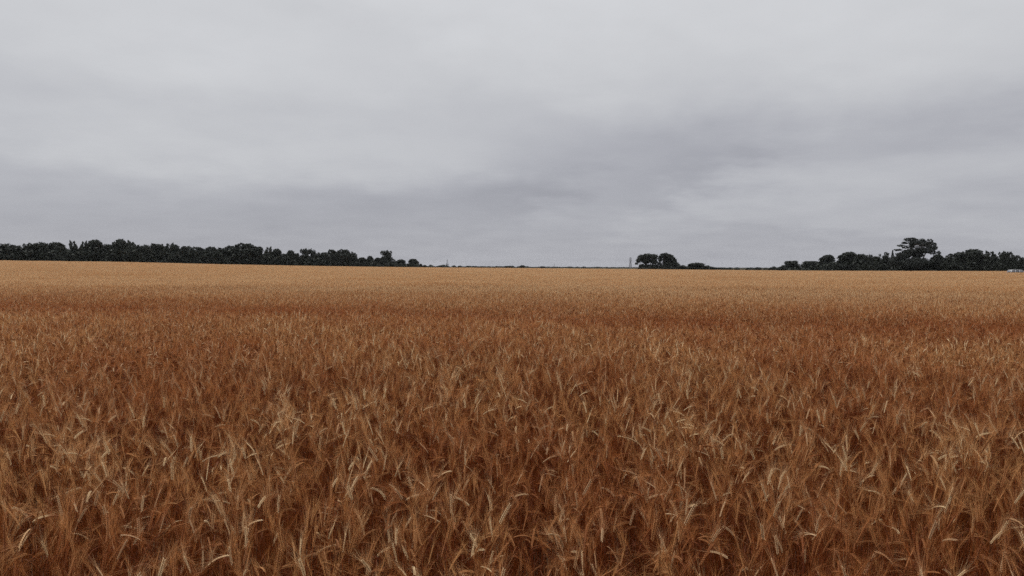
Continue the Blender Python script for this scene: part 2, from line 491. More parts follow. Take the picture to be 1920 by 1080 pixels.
for lod in range(4):
    k = L_ == lod
    idx[k] = first[lod] + nr.integers(0, NPATCH[lod], k.sum())
rot = nr.integers(0, 4, n) * (math.pi / 2)
scl = np.ones((n, 3), np.float32)
strip = np.exp(-((0.277 * x + 0.961 * y - 19.8) / 3.0) ** 2)
scl[:, 2] = 1.0 + 0.05 * vnoise(x, y, 0.5, 3) + 0.03 * vnoise(x, y, 1.6, 4) - 0.07 * strip + nr.normal(0, 0.015, n)
scl[:, 2] = np.where(L_ >= 2, 1.0 + (scl[:, 2] - 1) * 0.9, scl[:, 2])
me = bpy.data.meshes.new('wheat_crop')
me.vertices.add(n)
me.vertices.foreach_set('co', np.stack([x, y, ground_z(x, y)], 1).astype(np.float32).ravel())
for nm, ty, arr, key in (('idx', 'INT', idx, 'value'), ('rz', 'FLOAT', rot.astype(np.float32), 'value'), ('scl', 'FLOAT_VECTOR', scl, 'vector')):
    a_ = me.attributes.new(nm, ty, 'POINT'); a_.data.foreach_set(key, arr.ravel())
me.update()
crop = tag(obj('wheat_crop', me), 'ripe bearded wheat filling the whole field, reddish near and straw-coloured far', 'wheat', kind='stuff')
gt = bpy.data.node_groups.new('wheat_spread', 'GeometryNodeTree')
gt.interface.new_socket('Geometry', in_out='INPUT', socket_type='NodeSocketGeometry')
gt.interface.new_socket('Geometry', in_out='OUTPUT', socket_type='NodeSocketGeometry')
G = NT(gt)
gi, go = G.n('NodeGroupInput'), G.n('NodeGroupOutput')
ci = G.n('GeometryNodeCollectionInfo'); ci.inputs['Collection'].default_value = protos
ci.inputs['Separate Children'].default_value = True; ci.inputs['Reset Children'].default_value = True
iop = G.n('GeometryNodeInstanceOnPoints'); iop.inputs['Pick Instance'].default_value = True
def named(nm, ty):
    nd = G.n('GeometryNodeInputNamedAttribute', data_type=ty); nd.inputs['Name'].default_value = nm
    return nd.outputs['Attribute']
cr = G.n('ShaderNodeCombineXYZ'); gt.links.new(named('rz', 'FLOAT'), cr.inputs[2])
e2r = G.n('FunctionNodeEulerToRotation'); gt.links.new(cr.outputs[0], e2r.inputs[0])
gt.links.new(gi.outputs[0], iop.inputs['Points']); gt.links.new(ci.outputs[0], iop.inputs['Instance'])
gt.links.new(named('idx', 'INT'), iop.inputs['Instance Index']); gt.links.new(e2r.outputs[0], iop.inputs['Rotation'])
gt.links.new(named('scl', 'FLOAT_VECTOR'), iop.inputs['Scale'])
gt.links.new(iop.outputs[0], go.inputs[0])
md = crop.modifiers.new('spread', 'NODES'); md.node_group = gt

# the nearest stalks, each a thing of its own
def stalk_meshes(S, tone):
    out = []
    for nm, k in (('stem', 0), ('ear', 2), ('beard', 3)):
        out.append((nm, mesh_np('wheat_' + nm, S.V[k], S.T[k], [WM[k]], None, np.full(len(S.V[k]), tone))))
    for vv, tt in S.leaves:
        out.append(('leaf', mesh_np('wheat_leaf', [tuple(v) for v in vv], tt, [WM[1]], None, np.full(len(vv), tone))))
    return out, S.tip, S.azm
def add_stalk(meshes, x, y, rz, s, label, group):
    e = bpy.data.objects.new('wheat_stalk', None); sc.collection.objects.link(e)
    e.empty_display_size = 0.05
    e.location = (x, y, float(ground_z(x, y))); e.rotation_euler = (0, 0, rz); e.scale = (s, s, s)
    tag(e, label, 'wheat', group)
    for nm, me_ in meshes:
        o = bpy.data.objects.new(nm, me_); sc.collection.objects.link(o); o.parent = e
    return e
def project(p):
    d = Vector(p) - Vector((0, 0, CAM_Z)); z = d.dot(fwd)
    return W / 2 + F * d.dot(right) / z, H / 2 - F * d.dot(up) / z
KINDS = [((6, 22), 0.20, 'brown', 'up', 5), ((6, 22), 0.70, 'tan', 'up', 6), ((35, 70), 0.20, 'brown', 'leaning', 5), ((35, 70), 0.72, 'tan', 'leaning', 7),
         ((95, 135), 0.25, 'brown', 'hooked', 4), ((95, 135), 0.75, 'tan', 'hooked', 5), ((30, 100), 0.97, 'bleached', 'bent', 3)]
rs = random.Random(77)
stalk_lib = [(kd, [stalk_meshes(make_stalk(rs, 0, rs.uniform(*kd[0]), rs.gauss(0.87, 0.025)), kd[1]) for _ in range(4)]) for kd in KINDS]
MARKS = [(80, 'the left edge trees'), (160, 'the spindly-topped tree'), (240, 'the highest left tree'), (320, 'the deep notch'), (400, 'the even tree stretch'), (500, 'the great broad crown'),
         (560, 'the saddle'), (610, 'the two feathery tops'), (680, 'the rounded block'), (750, 'the lone broad tree'), (805, "the left wood's end"), (870, 'the far mast'), (940, 'the bare skyline'),
         (1000, 'the darkest far tree'), (1070, 'the thin pole'), (1150, 'the low skyline dome'), (1195, 'the pylon'), (1240, 'the left oak'), (1285, 'the right oak'), (1345, 'the tree beside oaks'),
         (1440, 'the gap past the oaks'), (1500, 'the leaning-top tree'), (1570, 'the low domed tree'), (1640, 'the thin spindly tree'), (1690, 'the pointed conifer'), (1755, 'the tall pine'),
         (1815, 'the smooth dome'), (1885, 'the tall lumpy tree'), (9999, 'the white car')]
taken = []; labels = set(); tries = 0
while len(taken) < 300 and tries < 20000:
    tries += 1
    px = rs.uniform(10, 1910); py = 1070 - 330 * rs.random() ** 1.5
    gap = 20 + 26 * (py - 740) / 330
    if any(abs(px - a) < gap and abs(py - b) < gap * 0.8 for a, b in taken): continue
    v = ray(px, py); k = (0.90 - CAM_Z) / v.z
    kd, ms = rs.choices(stalk_lib, [q[4] for q in KINDS])[0]
    (meshes, tip, azm) = rs.choice(ms); rz = rs.uniform(0, 6.283); s_ = rs.uniform(0.97, 1.07)
    tp = Matrix.Rotation(rz, 3, 'Z') @ (tip * s_)
    x_, y_ = v.x * k - tp.x, v.y * k - tp.y
    qx, qy = project((x_ + tp.x, y_ + tp.y, tp.z))
    if not (0 < qx < W and qy < H): continue
    c_ = math.cos(azm + rz)
    side = 'left' if c_ < -0.35 else 'right' if c_ > 0.35 else ('away' if math.sin(azm + rz) > 0 else 'forward')
    way = 'ear pointing up' if kd[3] == 'up' else 'ear %s %s' % (kd[3], side)
    mark = [m_ for b_, m_ in MARKS if qx < b_][0]
    row = 'at the bottom edge' if qy > 1010 else 'just above the bottom' if qy > 950 else 'low in the foreground' if qy > 890 else 'in the middle foreground' if qy > 830 else 'far in the foreground'
    lab = '%s wheat stalk, %s, %s below %s' % (kd[2], way, row, mark)
    if lab in labels: continue
    labels.add(lab); taken.append((px, py))
    add_stalk(meshes, x_, y_, rz, s_, lab, 'nearest stalks at the front of the wheat field')

# ------------------------------------------------------------------ trees
def cards(P, N, size, rr):
    """leaf-clump faces at points P, each a folded pair of triangles of its own size and turn"""
    n = len(P)
    a = rr.normal(size=(n, 3)); a /= np.linalg.norm(a, axis=1)[:, None]
    b = rr.normal(size=(n, 3)); b -= (b * a).sum(1)[:, None] * a; b /= np.linalg.norm(b, axis=1)[:, None]
    s = size * rr.uniform(0.55, 1.35, n)[:, None]
    c = np.cross(a, b)
    V = np.stack([P - a * s, P + b * s * 0.6 + c * s * 0.2, P + a * s, P - b * s * 0.6 + c * s * 0.2], 1).reshape(-1, 3)
    i = np.arange(n)[:, None] * 4
    T = np.concatenate([i + [0, 1, 2], i + [0, 2, 3]])
    R = np.repeat(np.clip(rr.normal(0.5, 0.25, n), 0, 1), 4)
    return V, T, R

def lobes_points(lobes, n, rr):
    """points through lobes (cx, cy, cz, rx, ry, rz), thicker towards each lobe's outside"""
    vol = np.array([l[3] * l[4] + l[3] * l[5] + l[4] * l[5] for l in lobes]); pick = rr.choice(len(lobes), n, p=vol / vol.sum())
    L = np.array(lobes)[pick]
    d = rr.normal(size=(n, 3)); d /= np.linalg.norm(d, axis=1)[:, None]
    rad = rr.uniform(0.35, 1.06, n) ** 0.55
    # small bumps so that the outline is uneven
    rad = rad * (1 + 0.14 * np.sin(d[:, 0] * 9 + pick) * np.sin(d[:, 2] * 8 + pick * 2))
    return L[:, :3] + d * L[:, 3:] * rad[:, None]

def limb(V, T, pts, rads, k=6):
    b = len(V)
    for i, (p, r) in enumerate(zip(pts, rads)):
        p = Vector(p); t = (Vector(pts[min(i + 1, len(pts) - 1)]) - Vector(pts[max(i - 1, 0)])).normalized()
        u = t.cross(Vector((0.3, 1, 0.1))).normalized(); w = t.cross(u)
        for j in range(k):
            a = j * 6.2832 / k; V.append(tuple(p + u * r * math.cos(a) + w * r * math.sin(a)))
    T += tube_tris(b, len(pts), k)

def trunk_mesh(lobes, rr, r0=0.03, top=0.62, stems=None):
    V, T = [], []
    stems = stems or [(0.0, 0.0, top)]
    for sx_, sy_, sz_ in stems:
        pts = [(0, 0, -0.03)] + [(sx_ * f + rr.normal(0, 0.006), sy_ * f + rr.normal(0, 0.006), sz_ * f) for f in (0.15, 0.4, 0.7, 1.0)]
        limb(V, T, pts, [r0 * 1.3, r0, r0 * 0.8, r0 * 0.55, r0 * 0.25])
    for l in lobes:
        s = stems[int(rr.integers(len(stems)))]; f = min(0.9, max(0.25, (l[2] - 0.18) / s[2]))
        a = Vector((s[0] * f, s[1] * f, s[2] * f)); e = Vector(l[:3]); m_ = a.lerp(e, 0.55) + Vector((0, 0, 0.03))
        limb(V, T, [a, m_, e], [r0 * 0.45, r0 * 0.3, r0 * 0.1], 4)
    return mesh_np('trunk', V, T, [M_BARK])

def crown_proto(kind, seed):
    rr = np.random.default_rng(seed); lobes = []
    if kind == 'round':
        lobes.append((0, 0, 0.62, 0.33, 0.33, 0.33))
        for k in range(9):
            a = rr.uniform(0, 6.28); h = rr.uniform(0.35, 0.8); r = 0.30 * math.sqrt(max(0.1, 1 - ((h - 0.5) / 0.5) ** 2))
            lobes.append((r * math.cos(a), r * math.sin(a), h, 0.18, 0.18, 0.15))
        lobes.append((0, 0, 0.28, 0.44, 0.44, 0.28))
        nn, sz = 3600, 0.050
    elif kind == 'lumpy':
        for k in range(13):
            a = rr.uniform(0, 6.28); h = rr.uniform(0.25, 0.88); r = rr.uniform(0.1, 0.36) * (1.15 - h * 0.6)
            q = rr.uniform(0.10, 0.19); lobes.append((r * math.cos(a), r * math.sin(a), min(h, 1 - q * 0.8), q * 1.2, q * 1.2, q))
        lobes.append((rr.normal(0, 0.06), 0, 0.86, 0.15, 0.15, 0.14)); lobes.append((0, 0, 0.28, 0.44, 0.44, 0.28)); lobes.append((0, 0, 0.55, 0.34, 0.34, 0.30))
        nn, sz = 4200, 0.048
    elif kind == 'feathery':   # upright sprays with gaps between them
        for k in range(12):
            a = rr.uniform(0, 6.28); h = rr.uniform(0.45, 0.9); r = rr.uniform(0.05, 0.34)
            lobes.append((r * math.cos(a), r * math.sin(a), h, 0.085, 0.085, 0.12))
        for k in range(6):
            a = rr.uniform(0, 6.28); lobes.append((0.25 * math.cos(a), 0.25 * math.sin(a), rr.uniform(0.2, 0.45), 0.22, 0.22, 0.19))
        lobes.append((0, 0, 0.25, 0.4, 0.4, 0.25)); lobes.append((0, 0, 0.5, 0.3, 0.3, 0.28))
        nn, sz = 3600, 0.042
    elif kind == 'conifer':
        for k in range(9):
            h = 0.12 + k * 0.1; w = 0.46 * (1.02 - h)
            lobes.append((0, 0, h, w, w, 0.07))
        nn, sz = 2200, 0.045
    else:                      # bush
        for k in range(8):
            a = rr.uniform(0, 6.28); r = rr.uniform(0.1, 0.33); h = rr.uniform(0.25, 0.75)
            lobes.append((r * math.cos(a), r * math.sin(a), h, 0.2, 0.2, 0.22))
        lobes.append((0, 0, 0.35, 0.42, 0.42, 0.36))
        nn, sz = 1800, 0.07
    V, T, R = cards(lobes_points(lobes, nn, rr), None, sz, rr)
    lo = V.min(0); hi = V.max(0)
    cx, cy_ = (lo[0] + hi[0]) / 2, (lo[1] + hi[1]) / 2
    k = np.array([1 / (hi[0] - lo[0]), 1 / (hi[1] - lo[1]), 1 / hi[2]])
    V = (V - np.array([cx, cy_, 0])) * k; V[:, 2] = np.maximum(V[:, 2], 0.0)
    lobes2 = [((l[0] - cx) * k[0], (l[1] - cy_) * k[1], l[2] * k[2]) for l in lobes]
    cm = mesh_np('crown', V, T, [M_FOL_DARK if kind == 'conifer' else M_FOL], None, R)
    return cm, trunk_mesh(lobes2, rr, 0.022)

PROTO = {}
for kd, nv in (('round', 4), ('lumpy', 5), ('feathery', 4), ('conifer', 2), ('bush', 4)):
    PROTO[kd] = [crown_proto(kd, 100 + 17 * i + len(kd)) for i in range(nv)]

tr_rng = random.Random(3)
def tree(px, top_y, width_px, kind, dist, label, group=None, name=None, category=None, depth=None):
    """a tree whose crown spans width_px columns round px and reaches row top_y, standing at a level distance"""
    t = at(px, top_y, dist)
    gz = float(ground_z(t.x, t.y)); h = t.z - gz; w = width_px * dist / F
    nm = name or ('bush' if kind == 'bush' else 'tree')
    e = bpy.data.objects.new(nm, None); sc.collection.objects.link(e)
    e.location = (t.x, t.y, gz - 0.02); e.rotation_euler = (0, 0, -math.atan2(t.x, t.y))
    tag(e, label, category or nm, group)
    cm, tm = tr_rng.choice(PROTO[kind])
    a = tr_rng.choice((0, math.pi)) + tr_rng.uniform(-0.25, 0.25)
    d = depth or w
    for me_, nm_ in ((tm, 'trunk'), (cm, 'crown')):
        o = bpy.data.objects.new(nm_, me_); sc.collection.objects.link(o); o.parent = e
        o.scale = (w, d, h); o.rotation_euler = (0, 0, a)
    return e

def px_tree(px0, base_y, top_y, dist, lobes_px, stems_px, label, seed, needles=False, cards_n=2600, size_px=1.3, group=None, name='tree'):
    """a tree whose foliage masses were read off one by one: (column, row, half width, half height)"""
    rr = np.random.default_rng(seed)
    b = at(px0, base_y, dist); gz = float(ground_z(b.x, b.y)); m = dist / F
    e = bpy.data.objects.new(name, None); sc.collection.objects.link(e)
    e.location = (b.x, b.y, gz - 0.02); e.rotation_euler = (0, 0, -math.atan2(b.x, b.y))
    tag(e, label, 'tree', group)
    def loc(px, py): return ((px - px0) * m, at(px, py, dist).z - gz)
    span = max(l[2] for l in lobes_px) * m * 1.2
    L = []
    for (cx, cy_, rx, ry) in lobes_px:
        lx, lz = loc(cx, cy_)
        L.append((lx, rr.uniform(-1, 1) * span * 0.5, lz, rx * m, rx * m * 0.9, ry * m))
        if ry > 4: L.append((lx, -L[-1][1], lz, rx * m * 0.8, rx * m * 0.8, ry * m * 0.85))
    V, T, R = cards(lobes_points(L, cards_n, rr), None, size_px * m, rr); V[:, 2] = np.maximum(V[:, 2], 0.05)
    st = [(loc(a, c)[0], rr.uniform(-1, 1), loc(a, c)[1]) for a, c in stems_px]
    o = obj('trunk', trunk_mesh(L, rr, 0.40, 1, st), e)
    obj('crown', mesh_np('crown', V, T, [M_FOL_DARK if needles else M_FOL], None, R), e)
    return e

def ed(px):
    v = ray(px, 500); return float(edge_dist(v.x, v.y))

# the long wood on the left: column, top row, width, kind, extra distance, label
GL = 'trees of the long wood on the left'
LEFT = [(-40, 455, 46, 'round', 12, 'dark rounded tree just cut by the left edge of the photo'),
        (11, 455, 40, 'round', 10, 'dark rounded tree in the left corner of the long wood'),
        (30, 458.5, 26, 'lumpy', 14, 'lower lumpy tree second in the long wood, before the first notch'),
        (55, 454, 30, 'feathery', 11, 'feathery topped tree just right of the first notch in the left wood'),
        (77, 452, 28, 'round', 10, 'tall round-headed tree between two feathery ones at the left wood'),
        (95, 454, 22, 'feathery', 14, 'feathery ragged tree right of the first round-headed tree, left wood'),
        (113, 452.5, 26, 'lumpy', 11, 'lumpy dark tree before the spindly-topped tree in the left wood'),
        (138, 449, 22, 'feathery', 13, 'spindly open-topped tree with bare twigs above the left wood'),
        (156, 449.5, 20, 'feathery', 10, 'narrow feathery tree just right of the spindly-topped one'),
        (176, 448.5, 34, 'lumpy', 11, 'broad tall lumpy tree left of the dip before the highest crown'),
        (199, 456, 22, 'round', 15, 'smaller round tree in the dip left of the highest crown, left wood'),
        (213, 457, 20, 'lumpy', 10, 'low lumpy tree tucked against the highest crown of the left wood'),
        (228, 446.5, 28, 'lumpy', 13, 'highest tree of the left wood, a peaked dark crown'),
        (244, 449.5, 26, 'round', 10, 'tall round shoulder tree right of the highest crown, left wood'),
        (256, 457, 18, 'lumpy', 14, 'small tree sloping down to the notch right of the highest crown'),
        (273, 457, 24, 'round', 10, 'dark round tree right of the deep notch in the left wood'),
        (293, 454.5, 32, 'lumpy', 12, 'broad lumpy tree left of the middle of the long wood'),
        (316, 453.5, 30, 'feathery', 10, 'tall ragged tree at the middle of the long wood'),
        (330, 457, 20, 'lumpy', 14, 'shoulder tree falling away right of the ragged middle tree'),
        (351, 459.5, 32, 'round', 10, 'low domed tree in the even middle stretch of the left wood'),
        (375, 461.5, 30, 'lumpy', 12, 'flat-topped low tree in the even middle stretch of the left wood'),
        (396, 460.5, 30, 'round', 10, 'rounded low tree left of the great broad crown'),
        (416, 462.5, 26, 'lumpy', 12, 'lowest tree before the great broad crown, left wood'),
        (432, 458.5, 30, 'round', 14, 'left shoulder tree of the great broad crown'),
        (457, 453.5, 50, 'round', 10, 'great broad domed tree, widest crown of the left wood'),
        (482, 459.5, 28, 'lumpy', 13, 'lumpy tree right behind the great broad crown'),
        (502, 460.5, 24, 'feathery', 10, 'tree with light gaps in its top right of the great crown'),
        (518, 465.5, 24, 'lumpy', 13, 'sloping tree above the low saddle of the left wood'),
        (533, 474, 20, 'round', 10, 'low tree filling the saddle of the left wood'),
        (545, 467.5, 20, 'round', 11, 'small round-headed tree right of the saddle, left wood'),
        (556, 473, 16, 'lumpy', 14, 'low tree left of the pair of feathery tops'),
        (573, 464.5, 22, 'feathery', 10, 'left one of two feathery tops right of the saddle'),
        (589, 465.5, 26, 'feathery', 12, 'right one of two feathery tops right of the saddle'),
        (610, 472, 26, 'lumpy', 10, 'lower lumpy tree between feathery tops and the rounded block'),
        (626, 466.5, 22, 'lumpy', 13, 'left tree of the rounded block near the right end of the wood'),
        (643, 465.5, 34, 'round', 10, 'broad round tree of the block near the right end of the wood'),
        (662, 471, 22, 'round', 13, 'round tree falling from the block towards the low gap'),
        (678, 482, 22, 'lumpy', 10, 'low tree in the gap left of the lone broad tree'),
        (694, 478.5, 16, 'round', 12, 'small round tree in the gap beside the lone broad tree'),
        (709, 482.5, 18, 'lumpy', 10, 'low tree touching the foot of the lone broad tree'),
        (726, 468, 28, 'feathery', 12, 'lone broad spreading tree standing out near the right end of the wood'),
        (751, 486, 24, 'lumpy', 10, 'low tree between the lone broad tree and the last dome'),
        (775, 484.5, 20, 'round', 11, 'small dark dome, last tree at the right end of the wood')]
for px, ty, w, kd, ex, lab in LEFT:
    tree(px, ty, w * 1.18, kd, ed(px) + ex, lab, GL)
for px, ty, w, lab in [(788, 494, 12, 'tiny bush past the right end of the left wood'), (797, 497, 12, 'lowest bush trailing off past the left wood')]:
    tree(px, ty, w, 'bush', ed(px) + 14, lab, 'bushes past the left wood')

# the right wood
GR = 'trees of the wood on the right'
RIGHT = [(1485, 487.5, 34, 'lumpy', 12, 'small dark tree with a leaning top left of the right wood'),
         (1521, 488.5, 36, 'round', 10, 'low domed tree at the left end of the right wood'),
         (1551, 477, 32, 'lumpy', 12, 'flat-topped lumpy tree rising from the low dome, right wood'),
         (1590, 471.5, 40, 'lumpy', 10, 'highest rounded tree of the left half of the right wood'),
         (1615, 474.5, 30, 'round', 13, 'round tree right of the highest one in the left half of the right wood'),
         (1630, 475.5, 12, 'feathery', 10, 'thin spindly tree sticking up in the right wood'),
         (1643, 480, 22, 'lumpy', 12, 'low tree in the dip before the pointed conifer'),
         (1662, 471.5, 22, 'feathery', 11, 'ragged tree just left of the pointed conifer'),
         (1757, 476, 24, 'lumpy', 12, 'low tree at the right foot of the tall tiered pine'),
         (1768, 480, 22, 'round', 14, 'low round tree in the notch right of the tall tiered pine'),
         (1791, 472, 40, 'round', 10, 'smooth dark dome right of the tall tiered pine'),
         (1829, 465.5, 44, 'lumpy', 12, 'tall lumpy tree with holes right of the smooth dome'),
         (1860, 468.5, 32, 'feathery', 13, 'open feathery tree between the lumpy one and the right edge'),
         (1883, 469.5, 24, 'feathery', 10, 'ragged tree above the white vehicle'),
         (1899, 476.5, 22, 'feathery', 12, 'ragged low tree right behind the white vehicle'),
         (1916, 481.5, 26, 'lumpy', 11, 'lower tree cut by the right edge of the photo'),
         (1945, 478, 40, 'round', 12, 'round tree hidden beyond the right edge')]
for px, ty, w, kd, ex, lab in RIGHT[:-1]:
    tree(px, ty, w * 1.18, kd, ed(px) + 40 + ex, lab, GR)
tree(1674, 467.5, 15, 'conifer', ed(1674) + 52, 'small pointed conifer left of the tall tiered pine', GR)
px_tree(1717, 507, 445, ed(1717) + 46,
        [(1709, 449.3, 11, 3.4), (1725.5, 451.5, 5.5, 4), (1736, 453, 5.5, 4), (1742.5, 458, 4, 3), (1744, 463.5, 4, 3.4), (1700.5, 455.5, 5, 1.9),
         (1694.5, 460.5, 5.5, 1.6), (1702, 464, 5, 1.8), (1691, 469, 6.5, 1.4), (1711, 462, 4.5, 5), (1726, 459, 5, 2.2), (1735, 460.5, 4.5, 5.5),
         (1722, 466, 7, 2.4), (1733, 470, 9, 4), (1708, 472, 11, 5), (1741, 474, 5, 3.4), (1700, 479, 13, 6), (1720, 478, 8, 5.5), (1749, 474, 3.3, 3.3),
         (1718, 455, 8, 3.6), (1730, 457, 6, 3.6), (1711, 456, 6, 3.6), (1739, 467, 6, 4.5), (1724, 471, 9, 4), (1717, 492, 24, 8), (1750, 490, 10, 6), (1690, 490, 14, 8)],
        [(1709, 453), (1725, 455), (1737, 457)], 'tallest tree of the right wood, a tiered pine with flat layered branches and gaps', 8, True, 12000, 1.3, GR)

# the two spreading oaks right of the pylon and the low growth beside them
GO = 'pair of spreading oaks'
px_tree(1215, 505, 475, ed(1215) + 14,
        [(1214, 480, 10, 4.6), (1204, 482.5, 8, 5), (1198, 488.5, 5.5, 4.5), (1225, 481.5, 8, 5), (1212, 489, 10, 5.5), (1226, 490.5, 7, 5.5), (1194, 494.5, 2.6, 1.8),
         (1203, 498.5, 5, 4), (1215, 499.5, 10, 4), (1229, 500, 6, 4), (1214, 503, 16, 3), (1206, 501, 8, 4.5), (1222, 501, 9, 4.5)],
        [(1208, 486), (1222, 487)], 'left of the two big dark oaks standing alone beside the pylon', 21, False, 6500, 1.4, GO)
px_tree(1252, 505, 474, ed(1252) + 16,
        [(1247, 479, 8, 5), (1240.5, 481, 4.5, 4), (1256, 482, 7, 5), (1261, 488, 8, 6), (1249, 488, 8, 6), (1265, 495, 7, 5), (1253, 496.5, 11, 5.5), (1270, 499.5, 5.5, 5), (1252, 503, 16, 3), (1238, 486, 4, 6), (1237, 497, 5, 5), (1246, 501, 8, 4.5), (1262, 501, 9, 5)],
        [(1247, 484), (1260, 489)], 'right of the two big dark oaks standing alone beside the pylon', 22, False, 6500, 1.4, GO)
for px, ty, w, kd, ex, lab in [(1282, 496.5, 26, 'bush', 12, 'low bush at the right foot of the oaks'), (1308, 491.5, 36, 'round', 14, 'small dark tree just right of the two oaks'),
                               (1325, 497, 24, 'bush', 12, 'bush sloping down right of the small tree by the oaks'), (1346, 500.8, 26, 'bush', 16, 'long low bush in the gap right of the oaks'),
                               (1364, 501.2, 18, 'bush', 14, 'rounded low bush at the end of the hedge right of the oaks'), (1404, 501.5, 8, 'round', 90, 'tiny grey-green round tree, left of two far ones in the gap'),
                               (1420, 500.3, 13, 'round', 80, 'tiny dark round tree, right of two far ones in the gap'), (1451, 498.8, 18, 'bush', 14, 'dome-shaped bush at the left foot of the leaning-top tree'),
                               (1467, 497, 18, 'bush', 12, 'bush joined to the leaning-top tree, right of the dome-shaped one')]:
    tree(px, ty, w * 1.15, kd, ed(px) + ex, lab, 'low trees and bushes between the oaks and the right wood')
# single trees on the far skyline
GF = 'far trees on the skyline'
for px, ty, w, kd, d, lab in [(826, 497.2, 7, 'round', 1150, 'tiny skyline tree left of the far mast'), (862, 497.8, 8, 'round', 1200, 'tiny skyline tree right of the far mast'),
                              (878, 498.6, 7, 'lumpy', 1250, 'second tiny skyline tree right of the far mast'), (953, 498, 20, 'round', 1100, 'broad low skyline tree left of the darkest far bush'),
                              (979, 496.8, 11, 'round', 720, 'darkest rounded far tree at the middle of the skyline'), (1017, 499, 12, 'round', 1150, 'low skyline tree left of the thin far pole'),
                              (1100, 501, 22, 'lumpy', 1150, 'low broad skyline tree right of the thin far pole'), (1142, 501.6, 9, 'round', 1150, 'small skyline dome left of the lattice pylon')]:
    tree(px, ty, w * 1.15, kd, d, lab, GF)

# undergrowth and the depth of the woods: leaf masses nobody could count
def thicket(name, label, spans, seed, size, n, uneven=0.25):
    """spans: list of (column, top row, distance)"""
    rr = np.random.default_rng(seed)
    px = rr.uniform(spans[0][0], spans[-1][0], n); k = np.array(spans)
    ty = np.interp(px, k[:, 0], k[:, 1]); d = np.interp(px, k[:, 0], k[:, 2]) + rr.uniform(0, 14, n)
    P = np.empty((n, 3))
    for i in range(n):
        t = at(px[i], ty[i], d[i]); gz = float(ground_z(t.x, t.y)); h = max(0.6, t.z - gz)
        f = rr.random() ** 0.7
        lump = 1 - uneven + uneven * math.sin(px[i] * 0.35 + 2 * math.sin(px[i] * 0.11)) * (0.6 + 0.4 * math.sin(px[i] * 0.047))
        P[i] = (t.x, t.y, gz + h * f * lump)
    V, T, R = cards(P, None, size, rr)
    tag(obj(name, mesh_np(name, V, T, [M_FOL], None, R)), label, 'undergrowth', kind='stuff')
thicket('undergrowth', 'dense dark undergrowth along the foot of the long left wood',
        [(-90, 464, ed(-90) + 5), (0, 464, ed(0) + 5), (230, 463, ed(230) + 5), (420, 470, ed(420) + 5), (520, 476, ed(520) + 5), (680, 487, ed(680) + 5), (785, 493, ed(785) + 5)], 5, 0.75, 19000)
thicket('undergrowth', 'dense dark undergrowth along the foot of the right wood',
        [(1440, 504, ed(1440) + 42), (1500, 500, ed(1500) + 44), (1560, 487, ed(1560) + 44), (1700, 485, ed(1700) + 44), (1960, 486, ed(1920) + 44)], 6, 0.7, 13000)
thicket('hedge', 'thin dark hedge along the field edge from the oaks to the right wood',
        [(1193, 504, ed(1190) + 8), (1204, 498.5, ed(1204) + 8), (1268, 497.5, ed(1268) + 8), (1284, 500, ed(1284) + 8), (1300, 501.0, ed(1300) + 8), (1380, 502.6, ed(1380) + 8), (1520, 503.2, ed(1500) + 8)], 7, 0.45, 4200)
thicket('far_tree_belt', 'low far belt of trees along the middle of the skyline',
        [(780, 494.5, 1350), (820, 496.5, 1400), (900, 498.2, 1500), (950, 498.8, 1500), (1000, 499.2, 1500), (1100, 500.2, 1500), (1200, 501.2, 1500), (1440, 501.8, 1500)], 9, 1.3, 9000, 0.38)

# ------------------------------------------------------------------ far masts and pole
def bars(name, segs, mat, parent):
    """square steel bars (a, b, half thickness) joined into one part"""
    V, T = [], []
    for a, b, r in segs: limb(V, T, [a, b], [r, r], 4)
    return obj(name, mesh_np(name, V, T, [mat]), parent)

def pylon():
    D = 1150.0; m = D / F
    b = at(1182, 504, D); gz = float(ground_z(b.x, b.y))
    e = bpy.data.objects.new('lattice_pylon', None); sc.collection.objects.link(e); e.location = (b.x, b.y, gz); e.rotation_euler = (0, 0, 0.25)
    tag(e, 'grey lattice steel pylon on the skyline left of the two oaks', 'pylon')
    zt = at(1182, 482.7, D).z - gz; zw = at(1182, 491.8, D).z - gz; za = at(1182, 489.3, D).z - gz
    hb, hw, ht = 1.75 * m, 0.75 * m, 1.25 * m
    def c(h, z): return [Vector((sx_ * h, sy_ * h, z)) for sx_, sy_ in ((-1, -1), (1, -1), (1, 1), (-1, 1))]
    lv = [(hb, 0), (hb * 0.93, zw * 0.35), (hb * 0.82, zw * 0.68), (hw, zw)]
    for k in range(4):
        bars('leg', [(c(*lv[i])[k], c(*lv[i + 1])[k], 0.16) for i in range(3)], M_STEEL, e)
    br = []
    for i in range(3):
        A, B = c(*lv[i]), c(*lv[i + 1])
        for k in range(4): br += [(A[k], B[(k + 1) % 4], 0.09), (A[(k + 1) % 4], B[k], 0.09), (B[k], B[(k + 1) % 4], 0.09)]
    bars('bracing', br, M_STEEL, e)
    ups = []
    U = [(hw, zw), (ht, za + (zt - za) * 0.25), (ht, zt - 0.8), (0.3, zt)]
    for i in range(3):
        A, B = c(*U[i]), c(*U[i + 1])
        for k in range(4): ups += [(A[k], B[k], 0.15), (A[k], B[(k + 1) % 4], 0.1), (B[k], B[(k + 1) % 4], 0.1)]
    bars('tower_head', ups, M_STEEL, e)
    bars('crossarm', [(Vector((-2.4 * m, 0, za)), Vector((2.4 * m, 0, za)), 0.22), (Vector((-2.4 * m, 0, za)), Vector((0, 0, za + 1.5)), 0.1), (Vector((2.4 * m, 0, za)), Vector((0, 0, za + 1.5)), 0.1)], M_STEEL, e)
pylon()

